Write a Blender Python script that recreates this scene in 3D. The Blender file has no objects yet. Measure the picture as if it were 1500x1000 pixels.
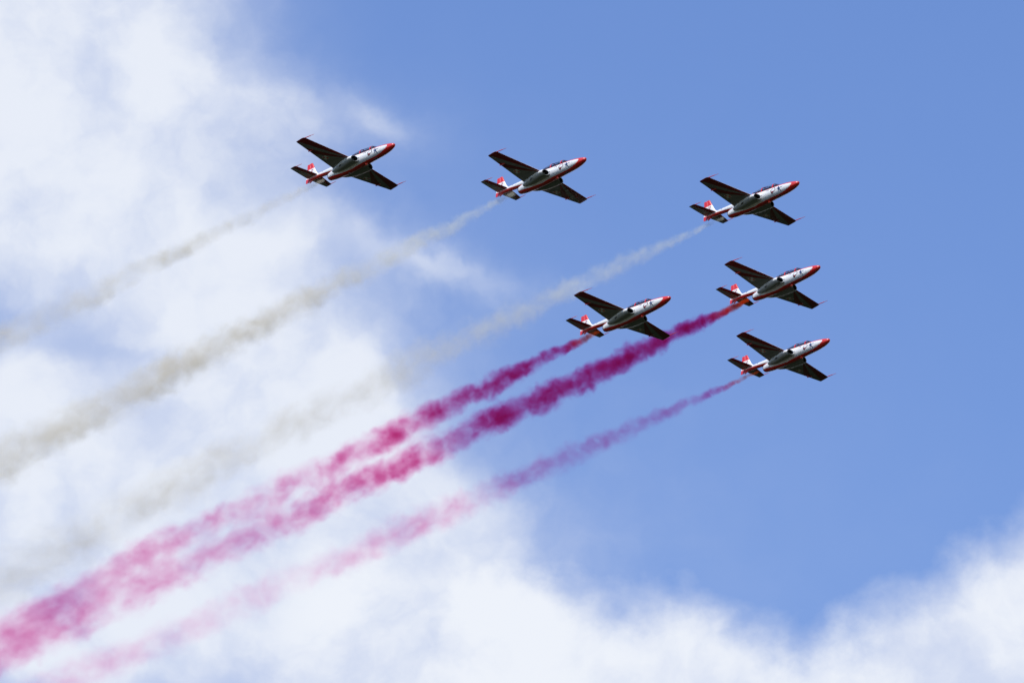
import bpy, bmesh, math, random
from mathutils import Vector, Matrix
from mathutils.bvhtree import BVHTree

S = bpy.context.scene
C = S.collection
R = math.radians
# ------------------------------------------------------------------ camera
ELEV = 23.0                       # the photographer looks up at 23 degrees through a 300 mm lens
cd = bpy.data.cameras.new('camera')
cam = bpy.data.objects.new('camera', cd)
C.objects.link(cam)
cam.location = (0, 0, 1.7)
cam.rotation_euler = (R(90 + ELEV), 0, 0)
cd.sensor_width = 36.0
cd.lens = 300.0
cd.clip_start = 0.5
cd.clip_end = 60000.0
S.camera = cam
FPX = 12500.0                     # focal length in pixels of the 1500 px wide photograph
CAM_R = Matrix(((1, 0, 0),
                (0, -math.sin(R(ELEV)), -math.cos(R(ELEV))),
                (0, math.cos(R(ELEV)), -math.sin(R(ELEV)))))   # columns: right, up, back

# ------------------------------------------------------------------ light
SUN_DIR = Vector((-0.38, -0.38, 0.84)).normalized()            # towards the sun
SUN_EL = math.asin(SUN_DIR.z)
sl = bpy.data.lights.new('sun', 'SUN')
sl.energy = 3.1
sl.angle = R(0.53)
sl.color = (1.0, 0.96, 0.90)
sun = bpy.data.objects.new('sun', sl)
C.objects.link(sun)
sun.rotation_euler = (-SUN_DIR).to_track_quat('-Z', 'Y').to_euler()
sun.location = (-200, -200, 400)

S.view_settings.view_transform = 'Standard'
S.view_settings.look = 'None'
S.view_settings.exposure = 0.43
S.view_settings.gamma = 1.0
S.render.film_transparent = False
S.cycles.use_denoising = True
S.cycles.volume_bounces = 2
S.cycles.volume_max_steps = 1024
S.cycles.max_bounces = 8
S.cycles.transparent_max_bounces = 24

# ------------------------------------------------------------------ node helper
class NT:
    def __init__(self, tree):
        self.t = tree
    def new(self, kind, **kw):
        n = self.t.nodes.new(kind)
        for k, v in kw.items():
            setattr(n, k, v)
        return n
    def put(self, sock, v):
        if isinstance(v, bpy.types.NodeSocket):
            self.t.links.new(v, sock)
        elif v is not None:
            if sock.type == 'RGBA' and len(v) == 3:
                v = (*v, 1)
            sock.default_value = v
    def m(self, op, a, b=None, c=None, clamp=False):
        n = self.new('ShaderNodeMath', operation=op, use_clamp=clamp)
        for i, v in enumerate((a, b, c)):
            self.put(n.inputs[i], v)
        return n.outputs[0]
    def v(self, op, a, b=None, c=None, scale=None):
        n = self.new('ShaderNodeVectorMath', operation=op)
        for i, x in enumerate((a, b, c)):
            if x is not None:
                self.put(n.inputs[i], x)
        if scale is not None:
            self.put(n.inputs['Scale'], scale)
        return n.outputs['Value'] if op in ('DOT_PRODUCT', 'LENGTH', 'DISTANCE') else n.outputs[0]
    def xyz(self, v):
        n = self.new('ShaderNodeSeparateXYZ')
        self.put(n.inputs[0], v)
        return n.outputs
    def vec(self, x, y, z):
        n = self.new('ShaderNodeCombineXYZ')
        for i, q in enumerate((x, y, z)):
            self.put(n.inputs[i], q)
        return n.outputs[0]
    def noise(self, vec, scale, detail=3, rough=0.55, col=False, dist=0.0, lac=2.0):
        n = self.new('ShaderNodeTexNoise')
        self.put(n.inputs['Vector'], vec)
        n.inputs['Scale'].default_value = scale
        n.inputs['Detail'].default_value = detail
        n.inputs['Roughness'].default_value = rough
        n.inputs['Lacunarity'].default_value = lac
        n.inputs['Distortion'].default_value = dist
        return n.outputs['Color'] if col else n.outputs[0]
    def rng(self, v, a, b, c=0.0, d=1.0, smooth=True):
        n = self.new('ShaderNodeMapRange', interpolation_type='SMOOTHSTEP' if smooth else 'LINEAR')
        for i, q in enumerate((v, a, b, c, d)):
            self.put(n.inputs[i], q)
        return n.outputs[0]
    def mix(self, f, a, b):
        n = self.new('ShaderNodeMix', data_type='RGBA')
        self.put(n.inputs[0], f)
        self.put(n.inputs[6], a)
        self.put(n.inputs[7], b)
        return n.outputs[2]
    def curve(self, v, pts, x0, x1, y0, y1):
        """piecewise smooth curve through (x, y) points in their own units"""
        n = self.new('ShaderNodeFloatCurve')
        cm = n.mapping
        cu = cm.curves[0]
        P = [((x - x0) / (x1 - x0), (y - y0) / (y1 - y0)) for x, y in sorted(pts)]
        while len(cu.points) < len(P):
            cu.points.new(0.5, 0.5)
        for p, q in zip(cu.points, P):
            p.location = q
            p.handle_type = 'AUTO'
        cm.extend = 'HORIZONTAL'
        cm.update()
        self.put(n.inputs['Value'], self.m('DIVIDE', self.m('SUBTRACT', v, x0), x1 - x0, clamp=True))
        return self.m('MULTIPLY_ADD', n.outputs[0], y1 - y0, y0)

# ------------------------------------------------------------------ sky: Nishita air with broken cloud laid out by azimuth and elevation
W = bpy.data.worlds.new('World')
S.world = W
W.use_nodes = True
T = NT(W.node_tree)
W.node_tree.nodes.clear()
out = T.new('ShaderNodeOutputWorld')
bg = T.new('ShaderNodeBackground')
SKY = 0.15
bg.inputs['Strength'].default_value = SKY
sky = T.new('ShaderNodeTexSky', sky_type='NISHITA', sun_disc=False)
sky.sun_elevation = SUN_EL
sky.sun_rotation = math.atan2(SUN_DIR.x, SUN_DIR.y)
sky.altitude = 100
sky.air_density = 1.0
sky.dust_density = 0.4
sky.ozone_density = 2.0
hs = T.new('ShaderNodeHueSaturation')
hs.inputs['Hue'].default_value = 0.5135
hs.inputs['Saturation'].default_value = 1.17
hs.inputs['Value'].default_value = 0.925
T.put(hs.inputs['Color'], sky.outputs[0])

def az(px): return math.degrees((px - 750) / FPX) / math.cos(R(ELEV))
def el(py): return ELEV - math.degrees((py - 500) / FPX)
K = math.degrees(1 / FPX)                                   # degrees per pixel
geo = T.new('ShaderNodeTexCoord').outputs['Generated']
gx, gy, gz = T.xyz(geo)
AZ = T.m('MULTIPLY', T.m('ARCTAN2', gx, gy), 57.29578 * math.cos(R(ELEV)))   # degrees on the sky
ELV = T.m('MULTIPLY', T.m('ARCSINE', gz), 57.29578)
P0 = T.vec(AZ, ELV, 0.0)
w1 = T.v('SUBTRACT', T.noise(P0, 0.9, 3, 0.55, col=True), (0.5, 0.5, 0.5))
w2 = T.v('SUBTRACT', T.noise(P0, 4.0, 3, 0.6, col=True), (0.5, 0.5, 0.5))
PW = T.v('ADD', P0, T.v('ADD', T.v('SCALE', w1, scale=0.55), T.v('SCALE', w2, scale=0.20)))
blobs = [  # px, py, rx, ry, tilt, weight: patches of cloud, in the photograph's pixels turned into degrees of sky
    (10, 80, 230, 300, 0, 1.0), (200, 20, 190, 160, 0, 0.55), (250, 210, 180, 130, 0, 0.42),
    (430, 160, 190, 55, 8, 0.36), (555, 165, 50, 28, 35, 0.24), (60, 330, 330, 80, 5, 0.55),
    (310, 430, 170, 85, -15, 0.62), (60, 590, 150, 65, -10, 0.70), (430, 545, 120, 120, 20, 0.62),
    (240, 700, 300, 150, -20, 0.95), (500, 620, 120, 100, 0, 0.55), (650, 388, 125, 26, 8, 0.36),
    (540, 352, 90, 24, 20, 0.25), (300, 830, 420, 150, 0, 1.0), (620, 760, 120, 90, 0, 0.6),
    (160, 520, 90, 34, 10, -0.30), (470, 465, 60, 40, 0, -0.2), (650, 560, 70, 60, 0, 0.10),
]
blobs += [(130, 965, 450, 100, 0, 0.7), (230, 400, 400, 290, 0, 0.40)]
blobs.append((560, 820, 1000, 520, 8, 0.24))               # thin veil towards the cloudier side
cover = None
for (px, py, rx, ry, tilt, wt) in blobs:
    c, s_ = math.cos(R(tilt)), math.sin(R(tilt))
    d = T.v('SUBTRACT', PW, ((px - 750) * K, el(py), 0))
    a = T.v('DOT_PRODUCT', d, (c / (rx * K), -s_ / (rx * K), 0))
    b = T.v('DOT_PRODUCT', d, (s_ / (ry * K), c / (ry * K), 0))
    r2 = T.m('ADD', T.m('MULTIPLY', a, a), T.m('MULTIPLY', b, b))
    g = T.m('POWER', 2.718, T.m('MULTIPLY', r2, -1.0))
    cover = T.m('MULTIPLY', g, wt) if cover is None else T.m('MULTIPLY_ADD', g, wt, cover)
# the cumulus bank low in the view: its upper edge as elevation over azimuth
bank = [(0, 640), (200, 650), (450, 665), (600, 690), (660, 712), (720, 752), (800, 790), (880, 845), (950, 853), (1010, 856),
        (1060, 880), (1120, 915), (1170, 930), (1220, 902), (1270, 876), (1330, 852), (1400, 816), (1460, 774),
        (1500, 742), (1600, 690)]
PWx, PWy, _ = T.xyz(T.v('ADD', P0, T.v('ADD', T.v('SCALE', w1, scale=0.28), T.v('SCALE', w2, scale=0.16))))
edge = T.curve(PWx, [((x - 750) * K, el(y)) for x, y in bank], -450 * K, 850 * K, 20.0, 23.0)
nb = T.noise(P0, 3.2, 6, 0.58)
depth = T.m('ADD', T.m('SUBTRACT', edge, PWy), T.m('MULTIPLY', T.m('SUBTRACT', nb, 0.5), 0.42))
bankc = T.rng(depth, -0.24, 0.46)
leftfade = T.rng(AZ, (60 - 750) * K, (480 - 750) * K)
bankc = T.m('MULTIPLY', bankc, leftfade)
nf = T.noise(PW, 1.6, 7, 0.60)
ampl = T.rng(cover, 0.08, 0.45, 0.06, 0.55)                   # smooth where the veil is thin, broken up where it thickens
haze = T.rng(T.m('ADD', cover, T.m('MULTIPLY', T.m('SUBTRACT', nf, 0.5), ampl)), -0.08, 1.25)
# ordinary broken cloud over the rest of the sky
far = T.rng(T.noise(geo, 3.0, 6, 0.6), 0.50, 0.68)
off = T.m('MAXIMUM', T.rng(T.m('ABSOLUTE', AZ), 5.0, 9.0), T.rng(T.m('ABSOLUTE', T.m('SUBTRACT', ELV, ELEV)), 4.0, 8.0))
far = T.m('MULTIPLY', T.m('MULTIPLY', far, off), T.rng(ELV, 0.0, 6.0, 0.0, 0.35))
opac = T.m('MAXIMUM', T.m('MAXIMUM', T.m('MULTIPLY', haze, 0.93), bankc), far, clamp=True)
shade = T.noise(T.v('ADD', PW, (3.1, 1.7, 0)), 1.1, 6, 0.55)
lum = T.rng(T.m('ADD', shade, T.m('MULTIPLY', T.m('SUBTRACT', opac, 0.7), 0.3)), 0.36, 0.66)
ccol = T.mix(lum, (0.63, 0.70, 0.88), (0.875, 0.91, 0.975))
ccol = T.v('SCALE', ccol, scale=0.742 / SKY)
T.put(bg.inputs['Color'], T.mix(T.m('MULTIPLY', opac, 0.97), hs.outputs[0], ccol))
W.node_tree.links.new(bg.outputs[0], out.inputs['Surface'])

# ------------------------------------------------------------------ materials
def mat(name):
    m = bpy.data.materials.new(name)
    m.use_nodes = True
    t = NT(m.node_tree)
    return m, t, m.node_tree.nodes['Principled BSDF']

WHITE = (0.80, 0.80, 0.79)
RED = (0.64, 0.017, 0.012)
GREY = (0.50, 0.51, 0.50)

def dirt(t, col, amt=0.12):
    """uneven, slightly streaked paint: soot and weather along the airflow"""
    o = t.new('ShaderNodeTexCoord').outputs['Object']
    rnd = t.new('ShaderNodeObjectInfo').outputs['Random']
    o = t.v('ADD', o, t.vec(t.m('MULTIPLY', rnd, 37.0), t.m('MULTIPLY', rnd, 11.0), 0.0))
    n1 = t.noise(t.v('MULTIPLY', o, (0.6, 3.0, 3.0)), 1.5, 5, 0.6)
    n2 = t.noise(o, 9.0, 3, 0.6)
    f = t.m('MULTIPLY_ADD', t.m('ADD', n1, t.m('MULTIPLY', n2, 0.5)), amt, 1.0 - amt * 0.95)
    return t.v('SCALE', col, scale=f)

def paint(name, colour_fn, rough=0.32, amt=0.12, coat=0.25):
    m, t, b = mat(name)
    b.inputs['Roughness'].default_value = rough
    b.inputs['Coat Weight'].default_value = coat
    b.inputs['Coat Roughness'].default_value = 0.2
    col = colour_fn(t)
    if not isinstance(col, bpy.types.NodeSocket):
        n = t.new('ShaderNodeRGB'); n.outputs[0].default_value = (*col, 1); col = n.outputs[0]
    t.put(b.inputs['Base Color'], dirt(t, col, amt))
    return m

def seams(t, x, col, xs, w=0.012):
    """thin panel joints round the body"""
    f = None
    for q in xs:
        g = t.m('LESS_THAN', t.m('ABSOLUTE', t.m('SUBTRACT', x, q)), w)
        f = g if f is None else t.m('MAXIMUM', f, g)
    return t.mix(t.m('MULTIPLY', f, 0.45), col, (0.12, 0.12, 0.12))

LOW = [(-0.62, -0.02), (-0.72, -0.14), (-1.2, -0.35), (-1.9, -0.485), (-3.0, -0.58), (-4.2, -0.70), (-5.0, -0.785),
       (-6.3, -0.80), (-7.2, -0.755), (-7.9, -0.70)]
TOP = [(-0.62, -0.02), (-0.70, 0.06), (-1.0, 0.10), (-1.9, 0.14), (-3.0, 0.16), (-4.2, 0.18), (-5.0, 0.27), (-5.6, 0.60), (-7.9, 0.60)]
def body_colour(t):
    x, y, z = t.xyz(t.new('ShaderNodeTexCoord').outputs['Object'])
    lo = t.curve(x, LOW, -8.0, 0.0, -1.0, 1.0)
    hi = t.curve(x, TOP, -8.0, 0.0, -1.0, 1.0)
    w = t.m('MULTIPLY', t.m('MULTIPLY', t.m('GREATER_THAN', z, lo), t.m('LESS_THAN', z, hi)), t.m('LESS_THAN', x, -0.63))
    c = t.mix(w, RED, WHITE)
    # a thin grey pinstripe just above the red belly
    pin = t.m('LESS_THAN', t.m('ABSOLUTE', t.m('SUBTRACT', z, t.m('ADD', lo, 0.035))), 0.010)
    c = t.mix(t.m('MULTIPLY', pin, t.m('MULTIPLY', w, t.m('GREATER_THAN', x, -6))), c, (0.35, 0.33, 0.33))
    c = seams(t, x, c, (-1.35, -2.6, -4.9, -6.05, -6.9, -7.35))
    # soot round the jet pipe
    soot = t.rng(t.m('ADD', x, t.m('MULTIPLY', t.noise(t.new('ShaderNodeTexCoord').outputs['Object'], 4, 4), 0.5)), -7.1, -7.7)
    return t.mix(t.m('MULTIPLY', soot, 0.25), c, (0.10, 0.09, 0.08))
def boom_colour(t):
    x, y, z = t.xyz(t.new('ShaderNodeTexCoord').outputs['Object'])
    lo = t.curve(x, [(-11.1, 0.11), (-10.4, 0.08), (-9.5, 0.035), (-8.7, -0.02), (-7.8, -0.09), (-6.0, -0.22)], -11.2, -5.0, -1.0, 1.0)
    c = t.mix(t.m('GREATER_THAN', z, lo), RED, WHITE)
    return seams(t, x, c, (-8.3, -9.1, -10.1))
def fin_colour(t):
    x, y, z = t.xyz(t.new('ShaderNodeTexCoord').outputs['Object'])
    c = t.mix(t.m('GREATER_THAN', z, 0.985), WHITE, RED)
    return t.mix(t.m('LESS_THAN', z, 0.13), c, RED)
def wing_colour(t):
    """sunburst of red and pale rays spreading from the wing root's leading edge over the underside; white above, red tip"""
    x, y, z = t.xyz(t.new('ShaderNodeTexCoord').outputs['Object'])
    ay = t.m('ABSOLUTE', y)
    ang = t.m('MULTIPLY', t.m('ARCTAN2', t.m('SUBTRACT', ay, 1.0), t.m('MULTIPLY', t.m('ADD', x, 4.32), -1.0)), 57.29578)
    def band(a, b): return t.m('MULTIPLY', t.m('GREATER_THAN', ang, a), t.m('LESS_THAN', ang, b))
    pale = t.m('ADD', t.m('LESS_THAN', ang, 45.0), band(56.0, 65.0))
    pale = t.m('MINIMUM', pale, 1.0)
    pale = t.m('MULTIPLY', pale, t.m('LESS_THAN', ay, 4.78))
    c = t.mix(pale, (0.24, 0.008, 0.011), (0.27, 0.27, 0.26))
    # aileron and flap joints
    gap = t.m('LESS_THAN', t.m('ABSOLUTE', t.m('ADD', x, t.m('MULTIPLY_ADD', ay, -0.03, 5.97))), 0.012)
    c = t.mix(t.m('MULTIPLY', gap, 0.6), c, (0.05, 0.05, 0.05))
    c = seams(t, ay, c, (1.55, 2.75, 3.3, 4.1), 0.014)
    stain = t.rng(t.noise(t.vec(t.m('MULTIPLY', x, 0.7), t.m('MULTIPLY', y, 2.6), 0.0), 1.6, 4), 0.45, 0.75)
    c = t.mix(t.m('MULTIPLY', stain, 0.35), c, (0.05, 0.05, 0.045))
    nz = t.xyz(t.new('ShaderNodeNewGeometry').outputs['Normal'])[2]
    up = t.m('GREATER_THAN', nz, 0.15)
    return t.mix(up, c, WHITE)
def tail_colour(t):
    x, y, z = t.xyz(t.new('ShaderNodeTexCoord').outputs['Object'])
    ay = t.m('ABSOLUTE', y)
    hinge = t.m('LESS_THAN', t.m('ABSOLUTE', t.m('ADD', x, 10.33)), 0.012)
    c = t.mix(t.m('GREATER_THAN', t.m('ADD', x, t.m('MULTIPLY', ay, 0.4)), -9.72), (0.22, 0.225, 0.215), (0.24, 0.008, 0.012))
    return t.mix(t.m('MULTIPLY', hinge, 0.6), c, (0.05, 0.05, 0.05))

M = {}
M['body'] = paint('fuselage_paint', body_colour, amt=0.22)
M['boom'] = paint('boom_paint', boom_colour, amt=0.22)
M['fin'] = paint('fin_paint', fin_colour)
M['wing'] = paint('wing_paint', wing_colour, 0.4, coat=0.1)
M['tail'] = paint('tailplane_paint', tail_colour, 0.4, coat=0.1)
M['white'] = paint('white_paint', lambda t: WHITE, amt=0.2)
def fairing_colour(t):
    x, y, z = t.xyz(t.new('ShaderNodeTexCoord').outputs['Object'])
    c = t.mix(t.m('LESS_THAN', z, t.m('MULTIPLY_ADD', x, -0.02, -0.545)), WHITE, (0.36, 0.37, 0.36))  # greyer lower zone: the shade under the wing put into the colour
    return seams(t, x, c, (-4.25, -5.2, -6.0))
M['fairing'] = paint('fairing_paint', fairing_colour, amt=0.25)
M['red'] = paint('red_paint', lambda t: RED)
M['blue'] = paint('navy_marking', lambda t: (0.010, 0.032, 0.115), 0.45, coat=0.0)
M['darkred'] = paint('crimson_marking', lambda t: (0.30, 0.012, 0.02), 0.45, coat=0.0)
M['dark'] = paint('dark_marking', lambda t: (0.045, 0.04, 0.04), 0.5, coat=0.0)
M['black'] = paint('black_rubber', lambda t: (0.012, 0.012, 0.013), 0.6, coat=0.0)
m, t, b = mat('burnt_metal')
b.inputs['Metallic'].default_value = 0.9
b.inputs['Roughness'].default_value = 0.45
o = t.new('ShaderNodeTexCoord').outputs['Object']
t.put(b.inputs['Base Color'], t.mix(t.noise(o, 6, 4), (0.20, 0.17, 0.14), (0.36, 0.33, 0.30)))
M['metal'] = m
m = bpy.data.materials.new('canopy_glass')
m.use_nodes = True
t = NT(m.node_tree)
m.node_tree.nodes.clear()
tr = t.new('ShaderNodeBsdfTransparent')
tr.inputs['Color'].default_value = (0.78, 0.87, 0.95, 1)
gl = t.new('ShaderNodeBsdfGlossy')
gl.inputs['Roughness'].default_value = 0.03
fr = t.new('ShaderNodeFresnel')
fr.inputs['IOR'].default_value = 1.45
mx = t.new('ShaderNodeMixShader')
t.put(mx.inputs[0], t.m('MULTIPLY', fr.outputs[0], 0.6))
m.node_tree.links.new(tr.outputs[0], mx.inputs[1])
m.node_tree.links.new(gl.outputs[0], mx.inputs[2])
out = t.new('ShaderNodeOutputMaterial')
m.node_tree.links.new(mx.outputs[0], out.inputs['Surface'])
M['glass'] = m
m, t, b = mat('red_lens')
b.inputs['Base Color'].default_value = (0.75, 0.05, 0.015, 1)
b.inputs['Roughness'].default_value = 0.12
M['lens'] = m

# ------------------------------------------------------------------ mesh builders
def link(name, bm, m, parent=None, smooth=True, angle=40):
    me = bpy.data.meshes.new(name)
    bmesh.ops.recalc_face_normals(bm, faces=bm.faces)
    bm.to_mesh(me)
    bm.free()
    me.materials.append(m)
    if smooth:
        me.shade_smooth()
        me.set_sharp_from_angle(angle=R(angle))
    ob = bpy.data.objects.new(name, me)
    C.objects.link(ob)
    if parent:
        ob.parent = parent
    return ob

def interp(tab, x, k):
    """smooth (monotone-ish cosine-free Catmull) interpolation of column k in a table sorted by falling x"""
    n = len(tab)
    for i in range(n - 1):
        if tab[i][0] >= x >= tab[i + 1][0]:
            p0, p1, p2, p3 = tab[max(i - 1, 0)], tab[i], tab[i + 1], tab[min(i + 2, n - 1)]
            h = p2[0] - p1[0]
            u = (x - p1[0]) / h
            m1 = (p2[k] - p0[k]) / (p2[0] - p0[0]) * h
            m2 = (p3[k] - p1[k]) / (p3[0] - p1[0]) * h
            u2, u3 = u * u, u * u * u
            return (2*u3 - 3*u2 + 1) * p1[k] + (u3 - 2*u2 + u) * m1 + (-2*u3 + 3*u2) * p2[k] + (u3 - u2) * m2
    return tab[-1][k] if x < tab[-1][0] else tab[0][k]

def loft(bm, rings, cap0=True, cap1=True):
    V = [[bm.verts.new(p) for p in r] for r in rings]
    n = len(V[0])
    for a, b in zip(V, V[1:]):
        for i in range(n):
            j = (i + 1) % n
            bm.faces.new((a[i], a[j], b[j], b[i]))
    if cap0:
        bm.faces.new(V[0])
    if cap1:
        bm.faces.new(V[-1])
    return V

def ring(x, yc, zc, ry, zu, zd, n=40, e=2.0):
    r = []
    for i in range(n):
        a = 2 * math.pi * i / n
        c, s = math.cos(a), math.sin(a)
        c = math.copysign(abs(c) ** (2 / e), c)
        s = math.copysign(abs(s) ** (2 / e), s)
        r.append((x, yc + ry * c, zc + (zu if s > 0 else zd) * s))
    return r

def body_loft(tab, xs, e=2.0):
    """tab: x, top z, bottom z, half width"""
    bm = bmesh.new()
    rings = []
    for x in xs:
        tz, bz, hw = interp(tab, x, 1), interp(tab, x, 2), interp(tab, x, 3)
        zc = (tz + bz) / 2
        rings.append(ring(x, 0, zc, hw, tz - zc, zc - bz, 48, e))
    loft(bm, rings)
    return bm

def foil(n=10):
    """unit aerofoil, chord 0..1 (0 = leading edge), thickness 1 -> list of (u, w)"""
    up = []
    for i in range(n + 1):
        u = (1 - math.cos(math.pi * i / n)) / 2
        w = 5 * (0.2969 * math.sqrt(u) - 0.126 * u - 0.3516 * u * u + 0.2843 * u ** 3 - 0.1036 * u ** 4)
        up.append((u, w))
    return up + [(u, -w * 0.85) for u, w in reversed(up[1:-1])]

FOIL = foil()
def panel(stations, axis='y'):
    """wing-like surface; station: span, xLE, zLE, xTE, zTE, thickness ratio"""
    bm = bmesh.new()
    rings = []
    for (s, xl, zl, xt, zt, tr) in stations:
        ch = xl - xt
        r = []
        for u, w in FOIL:
            x = xl + (xt - xl) * u
            z = zl + (zt - zl) * u
            h = w * tr * ch
            r.append((x, s, z + h) if axis == 'y' else (x + 0, h, s + 0 * z))
        rings.append(r)
    loft(bm, rings)
    return bm

def tube(pts, rads, n=10):
    bm = bmesh.new()
    rings = []
    up = Vector((0, 0, 1))
    for i, p in enumerate(pts):
        p = Vector(p)
        d = (Vector(pts[min(i + 1, len(pts) - 1)]) - Vector(pts[max(i - 1, 0)])).normalized()
        a = d.cross(up)
        if a.length < 0.05:
            a = d.cross(Vector((0, 1, 0)))
        a.normalize()
        b = d.cross(a)
        rings.append([tuple(p + (a * math.cos(2*math.pi*k/n) + b * math.sin(2*math.pi*k/n)) * rads[i]) for k in range(n)])
    loft(bm, rings)
    return bm

def inside(p, poly):
    x, y = p
    c = False
    n = len(poly)
    for i in range(n):
        x1, y1 = poly[i]
        x2, y2 = poly[(i + 1) % n]
        if (y1 > y) != (y2 > y) and x < (x2 - x1) * (y - y1) / (y2 - y1) + x1:
            c = not c
    return c

def decal(bvh, layers, cast, name, parent, cell=0.012, lift=0.004):
    """one painted marking: small cells laid on the surface, each coloured by the last polygon its centre lies in;
    layers: (polygon, material); cast(u, v) -> (origin, direction)"""
    us = [p[0] for q, _ in layers for p in q]
    vs = [p[1] for q, _ in layers for p in q]
    mats = []
    for _, m_ in layers:
        if m_ not in mats:
            mats.append(m_)
    bm = bmesh.new()
    cache = {}
    u0, v0 = min(us), min(vs)
    nu, nv = int((max(us) - u0) / cell) + 1, int((max(vs) - v0) / cell) + 1
    def vert(i, j):
        if (i, j) not in cache:
            o_, d_ = cast(u0 + i * cell, v0 + j * cell)
            h, nn, _, _ = bvh.ray_cast(Vector(o_), Vector(d_))
            if h is None:
                cache[(i, j)] = None
            else:
                if nn.dot(Vector(d_)) > 0:
                    nn = -nn
                cache[(i, j)] = bm.verts.new(h + nn * lift)
        return cache[(i, j)]
    for i in range(nu):
        for j in range(nv):
            c = (u0 + (i + .5) * cell, v0 + (j + .5) * cell)
            hit = [m_ for q, m_ in layers if inside(c, q)]
            if hit:
                f = [vert(i, j), vert(i + 1, j), vert(i + 1, j + 1), vert(i, j + 1)]
                if all(f):
                    bm.faces.new(f).material_index = mats.index(hit[-1])
    bmesh.ops.delete(bm, geom=[v for v in bm.verts if not v.link_faces], context='VERTS')
    ob = link(name, bm, mats[0], parent)
    for m_ in mats[1:]:
        ob.data.materials.append(m_)
    return ob

def box(bm, c, sx, sy, sz):
    r = bmesh.ops.create_cube(bm, size=1)
    for v in r['verts']:
        v.co = Vector((v.co.x * sx + c[0], v.co.y * sy + c[1], v.co.z * sz + c[2]))

# ------------------------------------------------------------------ one jet trainer (x forward, y to port, z up, nose tip at the origin)
POD = [(0.0, 0.01, -0.01, 0.01), (-0.04, 0.075, -0.085, 0.08), (-0.15, 0.145, -0.175, 0.16), (-0.35, 0.20, -0.26, 0.225), (-0.65, 0.255, -0.36, 0.30),
       (-1.2, 0.325, -0.47, 0.385), (-2.0, 0.37, -0.56, 0.455), (-3.0, 0.36, -0.64, 0.50), (-4.0, 0.37, -0.74, 0.54),
       (-5.0, 0.41, -0.83, 0.56), (-5.8, 0.42, -0.88, 0.55), (-6.5, 0.26, -0.89, 0.50), (-7.2, -0.06, -0.885, 0.43), (-7.78, -0.20, -0.84, 0.33)]
BOOM = [(-5.2, 0.36, -0.22, 0.30), (-6.2, 0.39, -0.24, 0.31), (-7.2, 0.34, -0.20, 0.27), (-8.2, 0.30, -0.17, 0.235), (-9.2, 0.27, -0.145, 0.20),
        (-10.2, 0.245, -0.12, 0.15), (-10.55, 0.235, -0.11, 0.11)]

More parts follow.
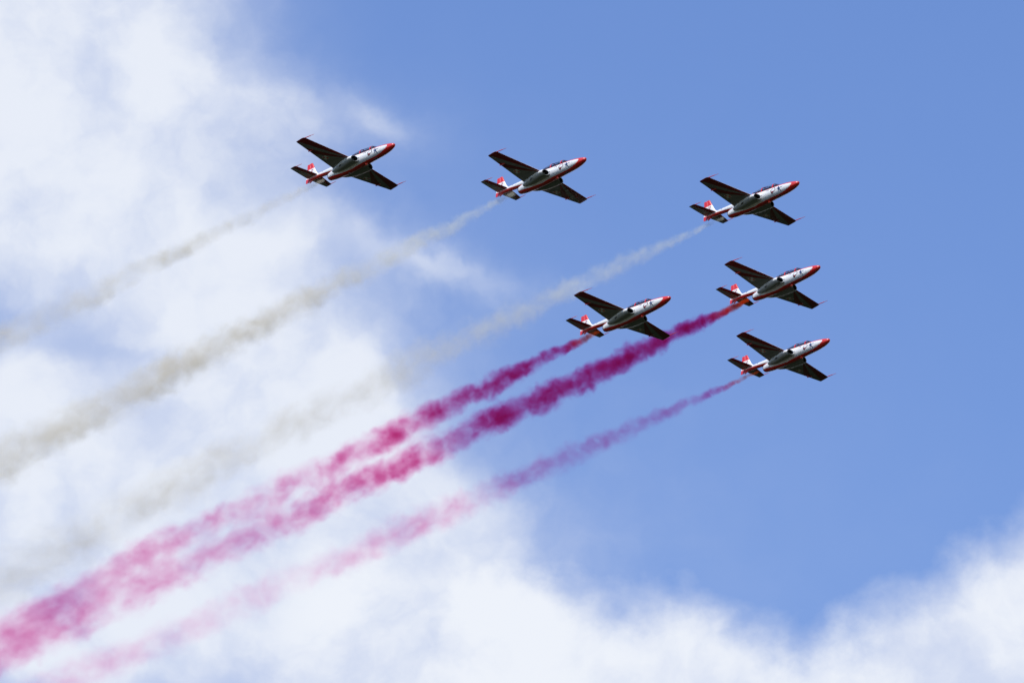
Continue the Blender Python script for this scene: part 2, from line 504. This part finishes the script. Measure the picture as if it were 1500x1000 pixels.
def jet():
    root = bpy.data.objects.new('jet_aircraft', None)
    root.empty_display_size = 2
    C.objects.link(root)
    xs = [0, -0.015, -0.04, -0.08, -0.15, -0.25, -0.35, -0.5, -0.65] + [-0.65 - 0.215 * i for i in range(1, 33)] + [-7.65, -7.78]
    fus = link('fuselage', body_loft(POD, xs), M['body'], root)
    bv = BVHTree.FromPolygons([v.co for v in fus.data.vertices], [p.vertices[:] for p in fus.data.polygons])
    # --- jet pipe in the pod's open end
    bm = bmesh.new()
    zc = -0.52
    loft(bm, [ring(-7.70, 0, zc, .31, .30, .30, 32), ring(-7.90, 0, zc, .285, .275, .275, 32), ring(-7.90, 0, zc, .255, .245, .245, 32),
              ring(-7.785, 0, zc, .24, .23, .23, 32)], cap0=False, cap1=True)
    link('exhaust_nozzle', bm, M['metal'], fus)
    # --- tail boom and fin
    boom = link('tail_boom', body_loft(BOOM, [-5.2 - 0.2 * i for i in range(27)] + [-10.55]), M['boom'], root)
    bm = bmesh.new()
    side = []
    for (z, xl, xt, th) in ((-0.02, -9.2, -10.50, .05), (0.22, -9.25, -10.50, .06), (0.30, -9.48, -10.52, .06), (0.42, -9.66, -10.54, .065),
                            (0.60, -9.82, -10.58, .075), (0.85, -10.0, -10.62, .08), (1.15, -10.20, -10.70, .085),
                            (1.42, -10.38, -10.77, .085), (1.51, -10.45, -10.79, .07), (1.53, -10.52, -10.78, .03)):
        side.append([(xl + (xt - xl) * u, w * th * 2.0 * 0.8, z) for u, w in FOIL])
    loft(bm, side)
    fin = link('fin', bm, M['fin'], root)
    bm = bmesh.new()
    side = []
    for (z, xl, xt, th) in ((-0.235, -10.56, -10.97, .04), (-0.20, -10.56, -10.985, .05), (0.10, -10.52, -11.01, .055), (0.42, -10.50, -11.0, .06),
                            (0.85, -10.575, -11.02, .058), (1.15, -10.655, -11.06, .052), (1.42, -10.725, -11.10, .045), (1.50, -10.76, -11.10, .03)):
        side.append([(xl + (xt - xl) * u, (w if 0.15 < u else w + 0.12 * (1 if w > 0 else -1) * (u < 0.15)) * th * 1.0, z) for u, w in FOIL])
    loft(bm, side)
    link('rudder', bm, M['fin'], fin)
    fv = BVHTree.FromPolygons([v.co for v in fin.data.vertices], [p.vertices[:] for p in fin.data.polygons])
    side_cast = lambda u, v: ((u, -3, v), (0, 1, 0))
    q = 0.115
    fx, fz = -10.34, 0.78
    sq = lambda x, z, s: [(x, z), (x + s, z), (x + s, z + s), (x, z + s)]
    decal(fv, [(sq(fx - q, fz - q, 2 * q), M['darkred']), (sq(fx - q + .02, fz + .005, q - .02), M['white']), (sq(fx + .005, fz - q + .02, q - .02), M['white'])],
          side_cast, 'checkerboard', fin, 0.0115)
    decal(fv, [(sq(-10.56, 0.86, .06), M['dark'])], side_cast, 'tail_number', fin, 0.01)
    # tail bumper skid
    bm = bmesh.new()
    loft(bm, [ring(-10.0, 0, -.10, .03, .03, .02, 14), ring(-10.2, 0, -.12, .045, .04, .10, 14), ring(-10.36, 0, -.13, .05, .05, .19, 14),
              ring(-10.46, 0, -.13, .045, .05, .19, 14), ring(-10.52, 0, -.12, .03, .04, .09, 14)])
    link('tail_skid', bm, M['red'], boom)
    # --- wings
    for s in (-1, 1):
        # intake fairing at the wing root
        bm = bmesh.new()
        fa = [(-3.80, .84, -.40, .31, .21, .225), (-3.95, .85, -.40, .335, .235, .25), (-4.3, .84, -.40, .36, .24, .26), (-4.9, .79, -.41, .37, .22, .31),
              (-5.5, .71, -.44, .36, .2, .33), (-6.1, .61, -.46, .33, .15, .30), (-6.6, .52, -.48, .27, .1, .22), (-6.95, .44, -.5, .18, .06, .12)]
        rings = [ring(x + (0.0), s * y, z, ry, a_, b_, 32) for (x, y, z, ry, a_, b_) in fa]
        # slanted intake mouth: the outer lip lies farther back
        rings[0] = [(x - 0.30 * max(0, (abs(y) - .54)), y, z) for x, y, z in rings[0]]
        rings[1] = [(x - 0.22 * max(0, (abs(y) - .54)), y, z) for x, y, z in rings[1]]
        inner = [(-3.83 - 0.30 * max(0, abs(y) - .54), s * .84 + (y - s * .84) * .90, -.40 + (z + .40) * .90) for (x, y, z) in rings[0]]
        deep = [(-4.35, s * .78 + (y - s * .84) * .74, -.40 + (z + .40) * .74) for (x, y, z) in rings[0]]
        loft(bm, list(reversed(rings)) + [inner], cap0=True, cap1=False)
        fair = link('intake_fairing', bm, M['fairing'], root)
        bm = bmesh.new()
        th, dp = inner, deep
        loft(bm, [th, dp], cap0=False, cap1=True)
        link('intake_duct', bm, M['black'], fair)
        # the fairing's bleed slot
        bm = bmesh.new()
        if s < 0:
            fb = BVHTree.FromPolygons([v.co for v in fair.data.vertices], [p.vertices[:] for p in fair.data.polygons])
            decal(fb, [([(-5.3, -.56), (-5.3, -.66), (-5.62, -.70), (-5.62, -.60)], M['dark'])], side_cast, 'vent_opening', fair, 0.014, 0.005)
        bm.free()
        st = [(s * 0.35, -4.20, -0.33, -6.72, -0.46, .115), (s * 1.1, -4.34, -0.24, -6.62, -0.40, .11), (s * 2.0, -4.575, -.155, -6.555, -.31, .105),
              (s * 3.2, -4.895, -.04, -6.455, -.19, .10), (s * 4.5, -5.235, .08, -6.345, -.065, .095), (s * 4.82, -5.32, .11, -6.325, -.035, .09),
              (s * 4.93, -5.38, .125, -6.31, -.02, .07), (s * 4.985, -5.50, .12, -6.30, -.01, .045), (s * 5.0, -5.62, .11, -6.28, 0, .015)]
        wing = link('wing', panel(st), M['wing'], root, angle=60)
        wv = BVHTree.FromPolygons([v.co for v in wing.data.vertices], [p.vertices[:] for p in wing.data.polygons])
        up_cast = lambda u, v: ((u, v, -3), (0, 0, 1))
        # national checkerboard near the trailing edge
        cx, cy, h = -5.95, s * 2.15, 0.24
        k1 = [(cx + .01, cy + .01), (cx + h - .05, cy + .01), (cx + h - .05, cy + h - .05), (cx + .01, cy + h - .05)]
        k2 = [(2 * cx - x, 2 * cy - y) for x, y in k1]
        decal(wv, [([(cx - h, cy - h), (cx + h, cy - h), (cx + h, cy + h), (cx - h, cy + h)], M['white']), (k1, M['red']), (k2, M['red'])],
              up_cast, 'checkerboard', wing, 0.015, 0.005)
        # aileron actuator fairing at the trailing edge
        bm = tube([(-5.85, s * 3.55, -.20), (-6.1, s * 3.55, -.23), (-6.44, s * 3.55, -.20), (-6.50, s * 3.55, -.175)], [.01, .045, .04, .01], 10)
        link('aileron_hinge', bm, M['red'], wing)
        # probe on the tip's leading edge
        bm = tube([(-5.42, s * 4.86, .125), (-5.2, s * 4.85, .128), (-4.72, s * 4.845, .13), (-4.70, s * 4.845, .13), (-4.28, s * 4.84, .13)],
                  [.035, .034, .028, .018, .012], 10)
        link('tip_probe', bm, M['red'], wing)
        # --- tailplane
        st = [(s * 0.08, -9.38, .13, -10.72, .12, .075), (s * 0.3, -9.45, .15, -10.73, .14, .08), (s * 1.0, -9.74, .235, -10.745, .20, .08),
              (s * 1.80, -10.07, .325, -10.755, .275, .075), (s * 1.89, -10.14, .335, -10.755, .285, .05), (s * 1.92, -10.25, .335, -10.75, .29, .02)]
        tp = link('tailplane', panel(st), M['tail'], root, angle=60)
        bm = tube([(-10.15, s * 1.82, .33), (-10.0, s * 1.815, .335), (-9.72, s * 1.81, .345), (-9.45, s * 1.805, .355)], [.025, .024, .02, .012], 8)
        link('tailplane_probe', bm, M['red'], tp)
    # --- canopy
    CAN = [(-1.98, .335, .02), (-2.2, .46, .20), (-2.5, .60, .285), (-2.8, .675, .325), (-3.2, .705, .34), (-3.7, .725, .345), (-4.1, .725, .345),
           (-4.6, .68, .33), (-5.0, .60, .29), (-5.35, .51, .20), (-5.6, .425, .04)]
    base = lambda x: interp(POD, x, 1) - 0.09
    def hoop(x, grow=0.0, n=20):
        tz, hw = interp(CAN, x, 1) + grow, interp(CAN, x, 2) + grow
        b0 = base(x)
        return [(x, hw * math.cos(math.pi * k / n), b0 + (tz - b0) * math.sin(math.pi * k / n) ** 0.85) for k in range(n + 1)]
    bm = bmesh.new()
    cx = [-1.98 - 0.1 * i for i in range(37)]
    rows = [[bm.verts.new(p) for p in hoop(x)] for x in cx]
    for a, b in zip(rows, rows[1:]):
        for i in range(len(a) - 1):
            bm.faces.new((a[i], a[i + 1], b[i + 1], b[i]))
    can = link('canopy', bm, M['glass'], root)
    # frames: windscreen hoop, middle hoop, rear hoop
    for xa, xb in ((-2.74, -2.83), (-3.97, -4.06), (-5.10, -5.17)):
        bm = bmesh.new()
        A, B = hoop(xa, .012), hoop(xb, .012)
        A2, B2 = hoop(xa, -.03), hoop(xb, -.03)
        V = [[bm.verts.new(p) for p in r] for r in (A, B, B2, A2)]
        for i in range(len(A) - 1):
            for k in range(4):
                p_, q_ = V[k], V[(k + 1) % 4]
                bm.faces.new((p_[i], p_[i + 1], q_[i + 1], q_[i]))
        link('canopy_frame', bm, M['red'], can)
    # cockpit tub lining and two seats
    bm = bmesh.new()
    for x0, x1 in ((-2.3, -3.6), (-3.75, -5.0)):
        box(bm, ((x0 + x1) / 2, 0, base((x0 + x1) / 2) + 0.075), abs(x1 - x0), 0.58, 0.08)
    link('cockpit_tub', bm, M['black'], root, smooth=False)
    for x in (-3.35, -4.7):
        bm = bmesh.new()
        box(bm, (x, 0, 0.44), .10, .30, .14)
        box(bm, (x + .02, 0, 0.545), .12, .22, .07)
        bmesh.ops.bevel(bm, geom=bm.edges[:], offset=.02, segments=2, affect='EDGES')
        link('ejection_seat', bm, M['dark'], root)
    for x in (-2.42, -3.86):
        bm = bmesh.new()
        box(bm, (x, 0, 0.40), .22, .34, .10)
        bmesh.ops.bevel(bm, geom=bm.edges[:], offset=.035, segments=2, affect='EDGES')
        link('instrument_hood', bm, M['black'], root)
    # --- belly fittings
    bm = bmesh.new()
    bmesh.ops.create_uvsphere(bm, u_segments=16, v_segments=10, radius=1)
    for v in bm.verts:
        v.co = Vector((v.co.x * .11 - 3.35, v.co.y * .085, v.co.z * .11 - .72))
    link('beacon_light', bm, M['lens'], fus)
    bm = bmesh.new()
    loft(bm, [ring(-1.95, 0, -.56, .03, .03, .03, 16), ring(-2.05, 0, -.585, .08, .05, .06, 16), ring(-2.35, 0, -.60, .085, .05, .06, 16), ring(-2.5, 0, -.60, .03, .03, .02, 16)])
    link('nose_wheel_fairing', bm, M['black'], fus)
    bm = bmesh.new()
    loft(bm, [ring(-.30, 0, -.23, .02, .02, .02, 12), ring(-.36, 0, -.25, .05, .03, .045, 12), ring(-.5, 0, -.31, .05, .03, .04, 12), ring(-.58, 0, -.35, .02, .02, .01, 12)])
    link('landing_light', bm, M['black'], fus)
    bm = bmesh.new()
    loft(bm, [ring(-6.9, 0, -.87, .02, .02, .02, 12), ring(-7.0, 0, -.88, .06, .04, .06, 12), ring(-7.3, 0, -.88, .06, .04, .05, 12), ring(-7.42, 0, -.86, .02, .02, .01, 12)])
    link('drain_mast', bm, M['black'], fus)
    bm = tube([(-5.4, 0, -.86), (-5.42, 0, -1.0), (-5.52, 0, -1.08)], [.035, .03, .015], 8)
    link('blade_antenna', bm, M['dark'], fus)
    # --- markings on the starboard side
    off = lambda poly, dx, dz: [(x + dx, z + dz) for x, z in poly]
    bird = [(.43, .09), (.30, .10), (.13, .09), (.06, .085), (-.08, .25), (-.12, .235), (-.075, .075), (-.23, .085), (-.24, .05), (-.085, -.02),
            (-.08, -.19), (-.035, -.20), (.03, -.085), (.19, -.275), (.23, -.25), (.10, -.005), (.16, .03), (.32, .05)]
    decal(bv, [(off([(x * 1.0, z * 1.0) for x, z in bird], -1.90, -.13), M['blue'])], side_cast, 'bird_emblem', fus, 0.010)
    ctr = [(-.28, .06), (-.16, .16), (-.02, .18), (.12, .22), (.24, .13), (.25, -.02), (.17, -.10), (.06, -.13), (-.02, -.20), (-.13, -.27), (-.24, -.21), (-.27, -.08)]
    ins = [(x * .74, z * .74) for x, z in ctr]
    low = [p for p in ins if p[1] < -.07] + [(-.19, -.07), (.125, -.07)]
    low.sort(key=lambda p: math.atan2(p[1] + .10, p[0] + .03))
    decal(bv, [(off(ctr, -2.5, -.13), M['dark']), (off(ins, -2.5, -.13), M['white']), (off(low, -2.5, -.13), M['darkred'])], side_cast, 'crest_emblem', fus, 0.011)
    D = M['dark']
    lx, lz = -3.32, -.05
    decal(bv, [([(lx, lz), (lx + .05, lz), (lx + .11, lz + .13), (lx + .17, lz + .13), (lx + .17, lz + .17), (lx + .08, lz + .17)], D)], side_cast, 'stencil', fus, 0.010)
    lx += .2
    decal(bv, [([(lx, lz), (lx + .09, lz), (lx + .09, lz + .07), (lx + .14, lz + .15), (lx + .10, lz + .15), (lx, lz + .06)], D)], side_cast, 'stencil', fus, 0.010)
    decal(bv, [([(-3.88, -.33), (-3.78, -.33), (-3.74, -.22), (-3.82, -.22)], D)], side_cast, 'stencil', fus, 0.012)
    decal(bv, [([(-7.05, -.36), (-6.97, -.36), (-6.94, -.25), (-7.01, -.25)], D)], side_cast, 'stencil', fus, 0.012)
    ov = BVHTree.FromPolygons([v.co for v in boom.data.vertices], [p.vertices[:] for p in boom.data.polygons])
    decal(ov, [([(-8.82, .12), (-8.74, .12), (-8.70, .20), (-8.78, .20)], D)], side_cast, 'stencil', boom, 0.012)
    for x, z in ((-6.95, -.50), (-6.72, -.55), (-6.55, -.48), (-6.78, -.44)):
        decal(bv, [([(x, z), (x + .07, z + .01), (x + .07, z + .045), (x, z + .035)], D)], side_cast, 'access_panel', fus, 0.012)
    return root

def clone(root):
    r = root.copy()
    C.objects.link(r)
    for ch in root.children:
        c = ch.copy()
        C.objects.link(c)
        c.parent = r
        for g in ch.children:
            d = g.copy()
            C.objects.link(d)
            d.parent = c
    return r

# poses: nose tip in camera axes (right, up, back) and the body's forward/left/up axes as columns
POSE = {
'A': ([-9.26, 15.56, -674.87], [[0.6563, 0.7443, 0.1237], [0.2543, -0.3726, 0.8924], [0.7103, -0.5542, -0.4338]]),
'B': ([5.93, 14.56, -680.69], [[0.6577, 0.7425, 0.127], [0.2516, -0.3754, 0.892], [0.71, -0.5548, -0.4338]]),
'C': ([22.86, 12.64, -678.92], [[0.6767, 0.731, 0.0881], [0.2552, -0.345, 0.9032], [0.6906, -0.5887, -0.42]]),
'D': ([25.34, 6.15, -701.44], [[0.6563, 0.7458, 0.1142], [0.2598, -0.3655, 0.8938], [0.7083, -0.557, -0.4337]]),
'E': ([12.91, 3.58, -694.02], [[0.6638, 0.7399, 0.1089], [0.2617, -0.3662, 0.893], [0.7006, -0.5643, -0.4367]]),
'G': ([26.8, 0.14, -719.59], [[0.6623, 0.7375, 0.1323], [0.2537, -0.387, 0.8865], [0.705, -0.5535, -0.4434]]),
}
JET_LABEL = {
'A': 'red and white jet farthest left, trailing the thinnest grey smoke',
'B': 'second jet from the left in the top row, trailing broad pale greenish grey smoke',
'C': 'rightmost jet of the top row of three, trailing faint whitish smoke',
'D': 'red and white jet trailing the thickest, darkest crimson smoke, just below the top row',
'E': 'jet in the middle of the formation with one wingtip crossing a neighbour\'s crimson smoke',
'G': 'lowest red and white jet, trailing thin translucent purple smoke',
}
proto = jet()
proto['category'] = 'jet'
proto['group'] = 'jets flying in formation'
NOSE = {}
for i, k in enumerate('ABCDEG'):
    o = proto if i == 0 else clone(proto)
    t_, r_ = POSE[k]
    Rm = CAM_R @ Matrix(r_)
    Rm = Rm.to_quaternion().to_matrix()
    loc = CAM_R @ Vector(t_) + Vector(cam.location)
    o.matrix_world = Matrix.Translation(loc) @ Rm.to_4x4()
    o['label'] = JET_LABEL[k]
    NOSE[k] = (loc, Rm)

# ------------------------------------------------------------------ smoke
def lerp_tab(tab, x):
    for (a, b), (c, d) in zip(tab, tab[1:]):
        if a <= x <= c:
            return b + (d - b) * (x - a) / (c - a)
    return tab[-1][1]

def smoke_material(name, L, rad, dens, sc, ab, seed, start_sc=None, fine=1.0, sag=0.0, fresh=0.055, lumpy=0.62):
    """thickness over the trail's length is rad, density is dens; both are tables of (0..1, value)"""
    m = bpy.data.materials.new(name)
    m.use_nodes = True
    nt = m.node_tree
    nt.nodes.clear()
    t = NT(nt)
    o = t.new('ShaderNodeTexCoord').outputs['Object']
    x, y, z = t.xyz(o)
    u = t.m('DIVIDE', x, L, clamp=True)
    rmax = max(v for _, v in rad)
    rr = t.curve(u, rad, 0, 1, 0, rmax)
    dmax = max(v for _, v in dens)
    dd = t.curve(u, dens, 0, 1, 0, dmax)
    if sag:
        z = t.m('SUBTRACT', z, t.m('MULTIPLY', t.m('MULTIPLY', u, t.m('SUBTRACT', 1.0, u)), sag * 4))
    so = t.v('ADD', t.v('SCALE', o, scale=t.m('DIVIDE', 1.0, t.m('MULTIPLY_ADD', u, 0.55, 0.75))), (seed * 17.3, seed * 5.1, seed * 9.7))
    n1 = t.v('SUBTRACT', t.noise(so, 0.32 * fine, 1.5, 0.5, col=True), (0.5, 0.5, 0.5))
    n2 = t.v('SUBTRACT', t.noise(so, 1.1 * fine, 4, 0.6, col=True), (0.5, 0.5, 0.5))
    ox, oy, oz = t.xyz(t.v('ADD', t.v('SCALE', n1, scale=1.3), t.v('SCALE', n2, scale=1.35)))
    yy = t.m('MULTIPLY_ADD', oy, rr, y)
    zz = t.m('MULTIPLY_ADD', oz, rr, z)
    d = t.m('DIVIDE', t.m('SQRT', t.m('ADD', t.m('MULTIPLY', yy, yy), t.m('MULTIPLY', zz, zz))), rr)
    core = t.rng(d, 1.0, 0.2)
    n3 = t.noise(so, 0.85 * fine, 4, 0.6, dist=0.4)
    clump = t.rng(n3, 0.34, 0.68, 1.0 - lumpy, 1.0 + 0.85 * lumpy)
    knots = t.rng(t.noise(so, 0.30 * fine, 2, 0.5), 0.36, 0.64, 1.0 - 0.75 * lumpy, 1.0 + 0.85 * lumpy)   # larger knots and gaps along the trail
    knots = t.mix(t.rng(u, 0.0, 0.35), (1, 1, 1), t.vec(knots, knots, knots))
    den = t.m('MULTIPLY', t.m('MULTIPLY', t.m('MULTIPLY', core, dd), clump), t.xyz(knots)[0])
    vs = t.new('ShaderNodeVolumeScatter')
    va = t.new('ShaderNodeVolumeAbsorption')
    if start_sc:
        f = t.rng(u, 0.0, fresh)
        t.put(vs.inputs['Color'], t.mix(f, (*start_sc[0], 1), (*sc, 1)))
        t.put(va.inputs['Color'], t.mix(f, (*start_sc[1], 1), (*ab, 1)))
    else:
        vs.inputs['Color'].default_value = (*sc, 1)
        va.inputs['Color'].default_value = (*ab, 1)
    vs.inputs['Anisotropy'].default_value = 0.15
    t.put(vs.inputs['Density'], den)
    t.put(va.inputs['Density'], den)
    ad = t.new('ShaderNodeAddShader')
    nt.links.new(vs.outputs[0], ad.inputs[0])
    nt.links.new(va.outputs[0], ad.inputs[1])
    out = t.new('ShaderNodeOutputMaterial')
    nt.links.new(ad.outputs[0], out.inputs['Volume'])
    m.cycles.volume_step_rate = STEP
    return m

STEP = 0.05
def trail(key, start, end, rad_px, dens, sc, ab, label, seed, recede=1.0, start_sc=None, fine=1.0, sag=0.0, fresh=0.055, lumpy=0.62):
    """a smoke trail from just behind the jet's pipe, back and away along its flight path; rad_px: half widths"""
    loc, Rm = NOSE[key]
    tail = loc + Rm @ Vector((-8.6, 0, -0.55))
    inv = CAM_R.transposed()
    ct = inv @ (tail - Vector(cam.location))
    z0 = -ct.z
    px0 = Vector((ct.x / z0 * FPX + 750, 500 - ct.y / z0 * FPX))
    ln = (Vector(end) - px0).length
    fwd = Rm @ Vector((1, 0, 0))
    cf = inv @ fwd
    z1 = z0 + ln / FPX * z0 * abs(cf.z) / math.hypot(cf.x, cf.y) * recede
    ce = Vector(((end[0] - 750) / FPX * z1, (500 - end[1]) / FPX * z1, -z1))
    tip = CAM_R @ ce + Vector(cam.location)
    ax = tip - tail
    L = ax.length
    ax.normalize()
    upv = Vector((0, 0, 1))
    sy = upv.cross(ax).normalized()
    sz = ax.cross(sy)
    # half widths from pixels to metres at their own distance
    rad = [(u, px * (z0 + (z1 - z0) * u) / FPX) for u, px in rad_px]
    bm = bmesh.new()
    rings = []
    n = 60
    for i in range(n + 1):
        u = i / n
        r = lerp_tab(rad, u) * 1.75 + 0.05
        w = sag * 4 * u * (1 - u)
        rings.append([(u * L, r * math.cos(2*math.pi*k/20), w + r * math.sin(2*math.pi*k/20)) for k in range(20)])
    loft(bm, rings)
    m = smoke_material('smoke_' + key.lower(), L, rad, dens, sc, ab, seed, start_sc, fine, sag, fresh, lumpy)
    ob = link('smoke_trail', bm, m)
    ob.matrix_world = Matrix.Translation(tail) @ Matrix((ax, sy, sz)).transposed().to_4x4()
    ob['label'] = label
    ob['category'] = 'smoke trail'
    ob['group'] = 'smoke trails behind the jets'
    return ob

RS, RA = (0.075, 0.008, 0.048), (0.845, 0.05, 0.51)           # red smoke: scattering and absorption colours
OS = ((0.26, 0.055, 0.012), (0.92, 0.30, 0.08))              # still orange where it leaves the pipe
GS, GA = (0.54, 0.49, 0.385), (0.94, 0.90, 0.80)
FS = ((0.70, 0.71, 0.58), (0.95, 0.95, 0.86))              # paler while fresh
trail('A', None, (-60, 528), [(0, 3.2), (.1, 9), (.3, 15), (.6, 21), (1, 28)],
      [(0, 2.0), (.03, 1.2), (.08, .85), (.2, .65), (.35, .66), (.6, .50), (1, .38)], GS, GA, 'thin grey smoke trail, uppermost, behind the leftmost jet', 1, fresh=0.35, lumpy=0.58)
trail('B', None, (-60, 706), [(0, 4.0), (.05, 10), (.1, 15), (.2, 20), (.45, 29), (1, 42)],
      [(0, 1.5), (.03, 0.9), (.1, .55), (.3, .52), (.5, .60), (.8, .46), (1, .38)], GS, GA, 'broad greenish grey smoke trail, second from the top', 2, start_sc=FS, fresh=0.45, lumpy=0.58)
trail('C', None, (-60, 885), [(0, 3.2), (.08, 12), (.15, 19), (.3, 28), (.6, 38), (1, 50)],
      [(0, 1.2), (.04, .70), (.12, .42), (.25, .31), (.4, .25), (.6, .22), (.8, .20), (1, .17)], GS, GA, 'faint whitish smoke trail passing behind the middle jet', 3, sag=0.9, start_sc=FS, fresh=0.6, lumpy=0.58)
trail('D', None, (-60, 985), [(0, 3.5), (.03, 8), (.08, 15), (.2, 22), (.5, 27), (.65, 31), (.8, 37), (1, 48)],
      [(0, 9), (.02, 7), (.05, 4.2), (.1, 2.7), (.25, 1.5), (.4, .72), (.55, .28), (.8, .18), (1, .18)], RS, RA, 'thickest dark crimson smoke trail, fading to pink at lower left', 4, start_sc=OS)
trail('E', None, (-60, 952), [(0, 3.0), (.05, 10), (.12, 17), (.3, 23), (.5, 25), (.7, 30), (1, 38)],
      [(0, 7), (.03, 4.5), (.07, 2.5), (.12, 1.9), (.25, 1.0), (.4, .42), (.6, .26), (1, .20)], RS, RA, 'crimson smoke trail from the middle jet, above the thickest crimson trail', 5, start_sc=OS)
trail('G', None, (-60, 1070), [(0, 2.2), (.05, 8), (.12, 15), (.3, 25), (.6, 30), (1, 46)],
      [(0, 4), (.03, 2.2), (.07, .9), (.12, .48), (.25, .26), (.4, .15), (.6, .075), (.85, .085), (1, .085)], RS, RA, 'lowest smoke trail, thin and purple, fading to faint pink', 6, start_sc=OS)

# ------------------------------------------------------------------ ground far below (never in view; it returns the dim green light under the wings)
bm = bmesh.new()
bmesh.ops.create_grid(bm, x_segments=40, y_segments=40, size=9000)
m, t, b = mat('field')
o = t.new('ShaderNodeTexCoord').outputs['Object']
t.put(b.inputs['Base Color'], t.mix(t.noise(o, 0.004, 6, 0.6), (0.009, 0.013, 0.007), (0.020, 0.023, 0.013)))
b.inputs['Roughness'].default_value = 1.0
b.inputs['Specular IOR Level'].default_value = 0.0
g = link('ground', bm, m, None, smooth=False)
g['kind'] = 'structure'
g['label'] = 'flat green fields far below the jets'
g['category'] = 'ground'
